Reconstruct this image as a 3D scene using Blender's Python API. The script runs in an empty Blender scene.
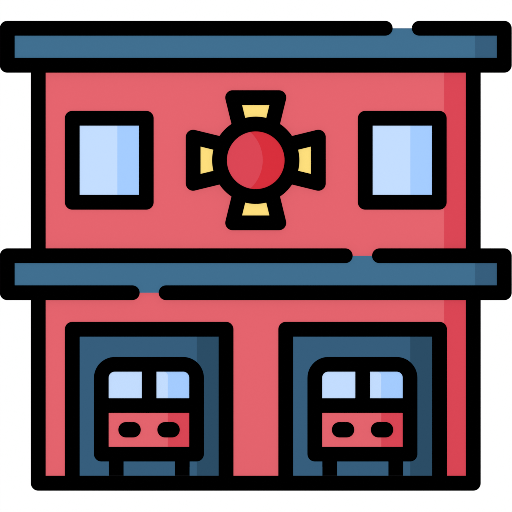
import bpy, bmesh, math
from mathutils import Vector

# ---------------------------------------------------------------- scale
S = 0.025            # metres per drawing unit: the building is 12.8 m wide
CX, BASE = 256.0, 491.0
def PX(u): return (u - CX) * S
def PZ(v): return (BASE - v) * S

scene = bpy.context.scene
C = scene.collection

# ---------------------------------------------------------------- materials
E_FRONT = 4.07       # light falling on a surface that faces the sun
def srgb(c):
    c /= 255.0
    return c / 12.92 if c <= 0.04045 else ((c + 0.055) / 1.055) ** 2.4
def material(name, rgb, gain=1.0):
    m = bpy.data.materials.new(name)
    m.use_nodes = True
    nt = m.node_tree
    b = nt.nodes['Principled BSDF']
    col = [min(0.95, srgb(v) / E_FRONT * gain) for v in rgb]
    b.inputs['Base Color'].default_value = (*col, 1)
    b.inputs['Roughness'].default_value = 1.0
    b.inputs['Specular IOR Level'].default_value = 0.0
    return m
M = {
    'black':     material('black_trim_paint', (0, 0, 0)),
    'red':       material('red_wall_paint', (229, 100, 110)),
    'red_deep':  material('emblem_red_and_shade', (219, 70, 85)),  # emblem face colour; on wall and engine it is painted shade
    'disc_shade':  material('disc_shade_enamel', (216, 47, 60)),
    'blue':      material('blue_roof_paint', (64, 111, 144)),
    'navy':      material('slab_shade_navy', (54, 94, 125)),
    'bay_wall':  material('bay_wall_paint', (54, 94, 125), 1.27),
    'bay_shade':  material('bay_shade_paint', (43, 77, 102), 1.27),
    'floor':     material('bay_floor_concrete', (60, 62, 66)),
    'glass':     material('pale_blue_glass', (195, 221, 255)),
    'glass_reflection': material('painted_reflection_glass', (164, 204, 255)),
    'yellow':    material('yellow_enamel', (255, 224, 125)),
    'rim':       material('grey_wheel_metal', (30, 30, 32)),
    'ground':    material('white_ground', (255, 255, 255), 3.6),
}

# ---------------------------------------------------------------- 2-D outlines
def fillet(pts, radii, n=14):
    """closed polygon with rounded corners; radii is one number or one per corner"""
    if not isinstance(radii, (list, tuple)): radii = [radii] * len(pts)
    out = []
    k = len(pts)
    for i, p in enumerate(pts):
        r = radii[i]
        p = Vector(p)
        if r <= 0: out.append(tuple(p)); continue
        a = (Vector(pts[i - 1]) - p).normalized()
        b = (Vector(pts[(i + 1) % k]) - p).normalized()
        half = math.acos(max(-1, min(1, a.dot(b)))) / 2
        d = r / math.tan(half)
        c = p + (a + b).normalized() * (r / math.sin(half))
        s, e = p + a * d - c, p + b * d - c
        a0 = math.atan2(s.y, s.x); a1 = math.atan2(e.y, e.x)
        da = (a1 - a0 + math.pi) % (2 * math.pi) - math.pi
        for j in range(n + 1):
            t = a0 + da * j / n
            out.append((c.x + r * math.cos(t), c.y + r * math.sin(t)))
    return out
def rect(x0, y0, x1, y1): return [(x0, y0), (x1, y0), (x1, y1), (x0, y1)]
def rrect(x0, y0, x1, y1, r): return fillet(rect(x0, y0, x1, y1), r)
def circle(cx, cy, r, n=128):
    return [(cx + r * math.cos(2 * math.pi * i / n), cy + r * math.sin(2 * math.pi * i / n)) for i in range(n)]
def stroke(path, w=15.0, n=16):
    """outline of an open line of width w with round joins and round ends"""
    h = w / 2
    P = [Vector(p) for p in path]
    def arc(c, a0, a1):
        return [(c.x + h * math.cos(a0 + (a1 - a0) * j / n), c.y + h * math.sin(a0 + (a1 - a0) * j / n)) for j in range(n + 1)]
    def side(Q):
        out = []
        for i in range(len(Q) - 1):
            d = (Q[i + 1] - Q[i]).normalized()
            nn = Vector((-d.y, d.x))
            if i == 0: out.append(tuple(Q[0] + nn * h))
            if i < len(Q) - 2:
                d2 = (Q[i + 2] - Q[i + 1]).normalized()
                n2 = Vector((-d2.y, d2.x))
                cr = d.x * d2.y - d.y * d2.x
                if cr > 0:                                   # turns towards this side: sharp
                    m = (nn + n2).normalized()
                    out.append(tuple(Q[i + 1] + m * (h / m.dot(nn))))
                else:
                    a0 = math.atan2(nn.y, nn.x)
                    da = (math.atan2(n2.y, n2.x) - a0 + math.pi) % (2 * math.pi) - math.pi
                    out += arc(Q[i + 1], a0, a0 + da)
            else:
                a0 = math.atan2(nn.y, nn.x)
                out += arc(Q[i + 1], a0, a0 - math.pi)       # round end
        return out
    return side(P) + side(P[::-1])

# ---------------------------------------------------------------- meshes
class Build:
    """collects solids into one mesh; coordinates are metres relative to an origin"""
    def __init__(self, origin=(0, 0, 0)):
        self.bm = bmesh.new(); self.o = Vector(origin); self.mats = []
    def slot(self, m):
        if m not in self.mats: self.mats.append(m)
        return self.mats.index(m)
    def plate(self, loops, y0, y1, m):
        """a flat shape in the facade plane (outer loop + holes, drawing units) with a front at y0 and back at y1"""
        cu = bpy.data.curves.new('outline', 'CURVE')
        cu.dimensions = '2D'; cu.fill_mode = 'BOTH'; cu.extrude = 1.0
        for lp in loops:
            sp = cu.splines.new('POLY')
            sp.points.add(len(lp) - 1)
            for q, (u, v) in zip(sp.points, lp): q.co = (PX(u), PZ(v), 0, 1)
            sp.use_cyclic_u = True
        ob = bpy.data.objects.new('outline', cu); C.objects.link(ob)
        dg = bpy.context.evaluated_depsgraph_get(); dg.update()
        me = bpy.data.meshes.new_from_object(ob.evaluated_get(dg))
        for v in me.vertices:
            x, z, k = v.co
            v.co = Vector((x, y0 if k > 0 else y1, z)) - self.o
        t = bmesh.new(); t.from_mesh(me)
        bmesh.ops.remove_doubles(t, verts=t.verts, dist=1e-5)
        bmesh.ops.recalc_face_normals(t, faces=t.faces)
        self._join(t, m)
        bpy.data.objects.remove(ob); bpy.data.curves.remove(cu); bpy.data.meshes.remove(me)
        return self
    def _join(self, t, m):
        i = self.slot(m); mp = {}
        for v in t.verts: mp[v] = self.bm.verts.new(v.co)
        for f in t.faces:
            g = self.bm.faces.new([mp[v] for v in f.verts]); g.material_index = i; g.smooth = False
        t.free()
    def box(self, x0, x1, y0, y1, z0, z1, m, bevel=0.0):
        t = bmesh.new(); bmesh.ops.create_cube(t, size=1)
        for v in t.verts:
            v.co = Vector((x0 + (v.co.x + .5) * (x1 - x0), y0 + (v.co.y + .5) * (y1 - y0), z0 + (v.co.z + .5) * (z1 - z0))) - self.o
        if bevel: bmesh.ops.bevel(t, geom=t.edges[:], offset=bevel, segments=2, affect='EDGES')
        self._join(t, m); return self
    def rod(self, a, b, r, m, n=32):
        a, b = Vector(a), Vector(b); d = b - a
        t = bmesh.new()
        bmesh.ops.create_cone(t, cap_ends=True, segments=n, radius1=r, radius2=r, depth=d.length)
        q = Vector((0, 0, 1)).rotation_difference(d.normalized())
        for v in t.verts: v.co = q @ v.co + (a + b) / 2 - self.o
        self._join(t, m); return self
    def build(self, name, parent=None, label=None):
        me = bpy.data.meshes.new(name); self.bm.to_mesh(me); self.bm.free()
        for m in self.mats: me.materials.append(M[m])
        ob = bpy.data.objects.new(name, me); C.objects.link(ob)
        if parent: ob.parent = parent
        if label: ob['label'] = label
        return ob

def thing(name, loc, label, cat, group=None):
    o = bpy.data.objects.new(name, None); C.objects.link(o)
    o.location = loc; o.empty_display_size = 0.3
    o['label'] = label; o['category'] = cat
    if group: o['group'] = group
    return o
def copy_tree(o, parent=None):
    c = o.copy(); C.objects.link(c)
    if parent: c.parent = parent
    for ch in list(o.children): copy_tree(ch, c)
    return c

# ---------------------------------------------------------------- ground
g = Build()
t = bmesh.new(); bmesh.ops.create_circle(t, cap_ends=True, segments=96, radius=60)
for v in t.verts: v.co.z = -0.004
g._join(t, 'ground')
ground = g.build('ground'); ground['kind'] = 'structure'

# ---------------------------------------------------------------- fire station
D = 7.5
BAY = 213.5          # spacing of the two garage bays
WIN = 293.0          # spacing of the two windows
station = thing('fire_station', (0, 0, 0),
                'two storey red fire station with blue slabs, thick black outlines and two open bays', 'fire station')

holes = [rect(72.5, 118.5, 146.5, 202.5), rect(72.5 + WIN, 118.5, 146.5 + WIN, 202.5)]
b = Build()
outer = [(38.5, 60), (473.5, 60), (473.5, 476), (439.75, 476), (439.75, 329.5), (286, 329.5), (286, 476),
         (226.25, 476), (226.25, 329.5), (72.5, 329.5), (72.5, 476), (38.5, 476)]
b.plate([outer] + holes, 0.0, 0.3, 'red')
x0, x1, zt, zb = PX(38.5), PX(473.5), PZ(60), PZ(476)
b.box(x0, x0 + .3, .3, D - .3, zb, zt, 'red')
b.box(x1 - .3, x1, .3, D - .3, zb, zt, 'red')
b.box(x0, x1, D - .3, D, zb, zt, 'red')
b.build('wall', station)

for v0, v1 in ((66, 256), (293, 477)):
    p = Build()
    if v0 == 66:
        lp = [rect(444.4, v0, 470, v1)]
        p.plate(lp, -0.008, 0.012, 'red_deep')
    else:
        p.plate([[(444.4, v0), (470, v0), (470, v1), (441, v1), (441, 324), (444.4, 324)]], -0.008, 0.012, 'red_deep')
    p.build('wall_shade_strip', station, 'shade painted as a deeper red strip at the right edge of the facade')  # stylised shade side of the wall, put into the colour

for u in (31, 466):
    for y0, y1 in ((-.05, .275), (D - .275, D + .05)):
        Build().box(PX(u), PX(u + 15), y0, y1, PZ(476), PZ(66), 'black').build('corner_post', station)

Build().plate([fillet(rect(31, 475.9, 481, 491), [0, 0, 7.5, 7.5])], -.07, D + .07, 'black').build('plinth', station)

def slab(name, v0, v1, strokes):
    """blue slab running round the building with black edging along its rims"""
    s = Build().box(PX(7.5), PX(504.5), -.10, D + .10, PZ(v1), PZ(v0), 'blue').build(name, station)
    Build().plate([rect(475.4, v0 + .3, 504.3, v1 - .3)], -.108, -.08, 'navy').build('slab_shade_strip', s, 'shade painted in darker blue on the end of the slab')  # shaded end of the slab, done as a darker colour
    e = Build()
    for st in strokes:
        e.plate([stroke(st)], -.15, -.07, 'black')
        e.plate([stroke(st)], D + .07, D + .15, 'black')
    for u in (7.5, 504.5):
        for v in (v0, v1):
            e.rod((PX(u), -.07, PZ(v)), (PX(u), D + .07, PZ(v)), 7.3 * S, 'black')
    e.build('edge_trim', s)
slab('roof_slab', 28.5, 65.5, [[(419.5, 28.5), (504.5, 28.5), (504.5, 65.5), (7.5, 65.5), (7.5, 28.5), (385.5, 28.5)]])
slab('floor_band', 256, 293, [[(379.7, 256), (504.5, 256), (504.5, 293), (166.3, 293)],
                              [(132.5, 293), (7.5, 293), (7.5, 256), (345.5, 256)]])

# windows: black frame > pane with a reflection painted in deeper blue
o = (PX(109.5), 0, PZ(160.5))
w = Build(o).plate([rrect(65, 111, 154, 210, 7.5), rect(80, 126, 139.2, 195)], -.05, .12, 'black').build('window', station)
w.location = o
Build(o).plate([rect(74, 120, 117.6, 201)], -.02, .05, 'glass').plate([rect(117.6, 120, 145, 201)], -.02, .05, 'glass_reflection').build('pane', w)
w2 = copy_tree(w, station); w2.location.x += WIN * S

# garage bays: black surround, dark blue room
o = (PX(149.4), 0, PZ(476))
f = Build(o).plate([fillet([(65, 322), (233.8, 322), (233.8, 476), (218.8, 476), (218.8, 337), (80, 337), (80, 476), (65, 476)],
                           [7.5, 7.5, 0, 0, 0, 0, 0, 0])], -.05, .34, 'black').build('bay_frame', station)
f.location = o
r = Build(o)
yb = 6.2
r.box(PX(72.6), PX(226.2), yb, yb + .1, PZ(475.92), PZ(329.6), 'bay_wall')
r.box(PX(72.6), PX(74.6), .345, yb, PZ(475.92), PZ(329.6), 'bay_wall')
r.box(PX(224.2), PX(226.2), .345, yb, PZ(475.92), PZ(329.6), 'bay_wall')
r.box(PX(74.6), PX(224.2), .345, yb, PZ(331.6), PZ(329.6), 'bay_wall')
r.box(PX(72.6), PX(226.2), .345, yb, PZ(476) + .001, PZ(475.85), 'floor')
room = r.build('garage_bay', station); room.location = o
Build(o).box(PX(197), PX(224), yb - .012, yb + .02, PZ(475.92), PZ(331.4), 'bay_shade').build('bay_shade_strip', room, 'shade painted as a darker navy strip on the back wall')  # shadow in the bay, painted on its back wall
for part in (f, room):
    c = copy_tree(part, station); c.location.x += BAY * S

# ---------------------------------------------------------------- emblem on the upper wall
EX, EY = 256.0, 160.5
o = (PX(EX), 0, PZ(EY))
em = thing('wall_emblem', o, 'round red emblem with four flared yellow arms on the wall between the windows', 'emblem')
d = Build(o).plate([circle(EX, EY, 36)], -.12, 0, 'disc_shade')  # darker red shows as a painted shade crescent on the right
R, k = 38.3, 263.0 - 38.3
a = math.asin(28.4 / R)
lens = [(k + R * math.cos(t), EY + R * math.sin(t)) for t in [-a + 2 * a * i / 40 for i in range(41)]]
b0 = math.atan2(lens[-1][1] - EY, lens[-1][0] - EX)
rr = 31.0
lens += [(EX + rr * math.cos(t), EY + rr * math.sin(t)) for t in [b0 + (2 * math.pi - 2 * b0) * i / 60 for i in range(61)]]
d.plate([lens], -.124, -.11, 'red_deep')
d.build('disc', em)
Build(o).plate([circle(EX, EY, 43.75), circle(EX, EY, 28.75)], -.16, 0, 'black').build('ring', em)
for q in range(4):
    ca, sa = round(math.cos(q * math.pi / 2)), round(math.sin(q * math.pi / 2))
    rot = lambda pts: [(EX + x * ca - y * sa, EY + x * sa + y * ca) for x, y in pts]
    arm = Build(o).plate([rot([(-23, -62.6), (23, -62.6), (16.4, -36), (-16.4, -36)])], -.06, 0, 'yellow').build('arm', em)
    Build(o).plate([stroke(rot([(-16.6, -36), (-23.1, -62.6), (23.1, -62.6), (16.6, -36)]))], -.10, -.01, 'black').build('arm_frame', arm)

# ---------------------------------------------------------------- fire engine
UX = 149.2
o = (PX(UX), 0.02, PZ(475.85))
L = 5.0
G = 'fire engines parked in the garage bays'
eng = thing('fire_engine', o, 'red fire engine facing out of the garage bay under the left window', 'fire engine', G)
y0 = .02
body = Build(o)
body.plate([fillet(rect(101.6, 364.6, 196.8, 454.2), [13, 13, 5, 5])], y0 + .06, y0 + L, 'red').build('body', eng)
# black surround of the cab front with its openings
hl = fillet(rect(109, 372, 142, 398.4), [6, 0, 0, 0])
hr = fillet(rect(156.8, 372, 189.4, 398.4), [0, 6, 0, 0])
hp = rect(109, 413.2, 189.4, 447)
Build(o).plate([fillet(rect(94.1, 357.1, 204.25, 461.8), [21, 21, 7.5, 7.5]), hl, hr, hp], y0, y0 + .3, 'black').build('front_trim', eng)
Build(o).plate([rect(105, 368, 146, 402)], y0 + .03, y0 + .05, 'glass').build('windscreen', eng, 'plain pale blue half of the windscreen')
(Build(o).plate([rect(152, 368, 193, 402)], y0 + .034, y0 + .05, 'glass_reflection')  # deeper blue stands in for a reflection on the glass
 .plate([fillet([(152, 372), (168, 372), (168, 402), (152, 402)], [0, 4, 0, 0])], y0 + .03, y0 + .045, 'glass')
 .build('windscreen', eng, 'half of the windscreen with a reflection painted in deeper blue'))
(Build(o).plate([rect(105, 409, 168, 451)], y0 + .03, y0 + .055, 'red')
 .plate([rect(168, 409, 193, 451)], y0 + .03, y0 + .055, 'red_deep').build('front_panel', eng))  # right part is shade painted onto the red panel
for u in (118.5, 157.5):
    Build(o).plate([fillet(rect(u, 422.2, u + 22.6, 437.8), 7.75)], y0 - .03, y0 + .04, 'black').build('headlight', eng)
for u in (109, 175):
    for yy in (y0 + 1.2, y0 + L - 1.5):
        za = PZ(475.85) + .46
        wh = Build(o).rod((PX(u) + .002, yy, za), (PX(u + 15) - .002, yy, za), .46, 'black', 48).build('wheel', eng)
        cu = u + (.0 if u < 150 else 15)
        sgn = -1 if u < 150 else 1
        Build(o).rod((PX(cu) - sgn * .05, yy, za), (PX(cu) + sgn * .0, yy, za), .24, 'rim', 32).build('rim', wh)
for sx, u in ((-1, 101.6), (1, 196.8)):
    for ya, yc in ((.55, 1.5), (1.75, 2.7)):
        xa, xc = sorted((PX(u) - sx * .02, PX(u) + sx * .012))
        Build(o).box(xa, xc, y0 + ya, y0 + yc, PZ(402), PZ(376), 'glass').build('side_window', eng)
    xa, xc = sorted((PX(u) - sx * .02, PX(u) + sx * .02))
    Build(o).box(xa, xc, y0 + .31, y0 + L, PZ(413), PZ(406), 'black').build('side_trim', eng)

eng2 = copy_tree(eng)
eng2.location.x += BAY * S
eng2['label'] = 'red fire engine facing out of the garage bay under the right window'

# ---------------------------------------------------------------- light and air
wd = bpy.data.worlds.new('World'); scene.world = wd; wd.use_nodes = True
bg = wd.node_tree.nodes['Background']
bg.inputs['Color'].default_value = (1, 1, 1, 1); bg.inputs['Strength'].default_value = 0.5
sl = bpy.data.lights.new('sun', 'SUN'); sl.energy = 5.0; sl.angle = 0.0
so = bpy.data.objects.new('sun', sl); C.objects.link(so)
so.rotation_euler = (math.radians(90), 0, 0); so.location = (0, -30, 12)

cam = bpy.data.cameras.new('camera')
cam.type = 'ORTHO'; cam.ortho_scale = 512 * S; cam.clip_end = 500
co = bpy.data.objects.new('camera', cam); C.objects.link(co)
co.location = (0, -30, PZ(256)); co.rotation_euler = (math.radians(90), 0, 0)
scene.camera = co

vs = scene.view_settings
vs.view_transform = 'Standard'; vs.look = 'None'; vs.exposure = 1; vs.gamma = 1; vs.use_curve_mapping = False
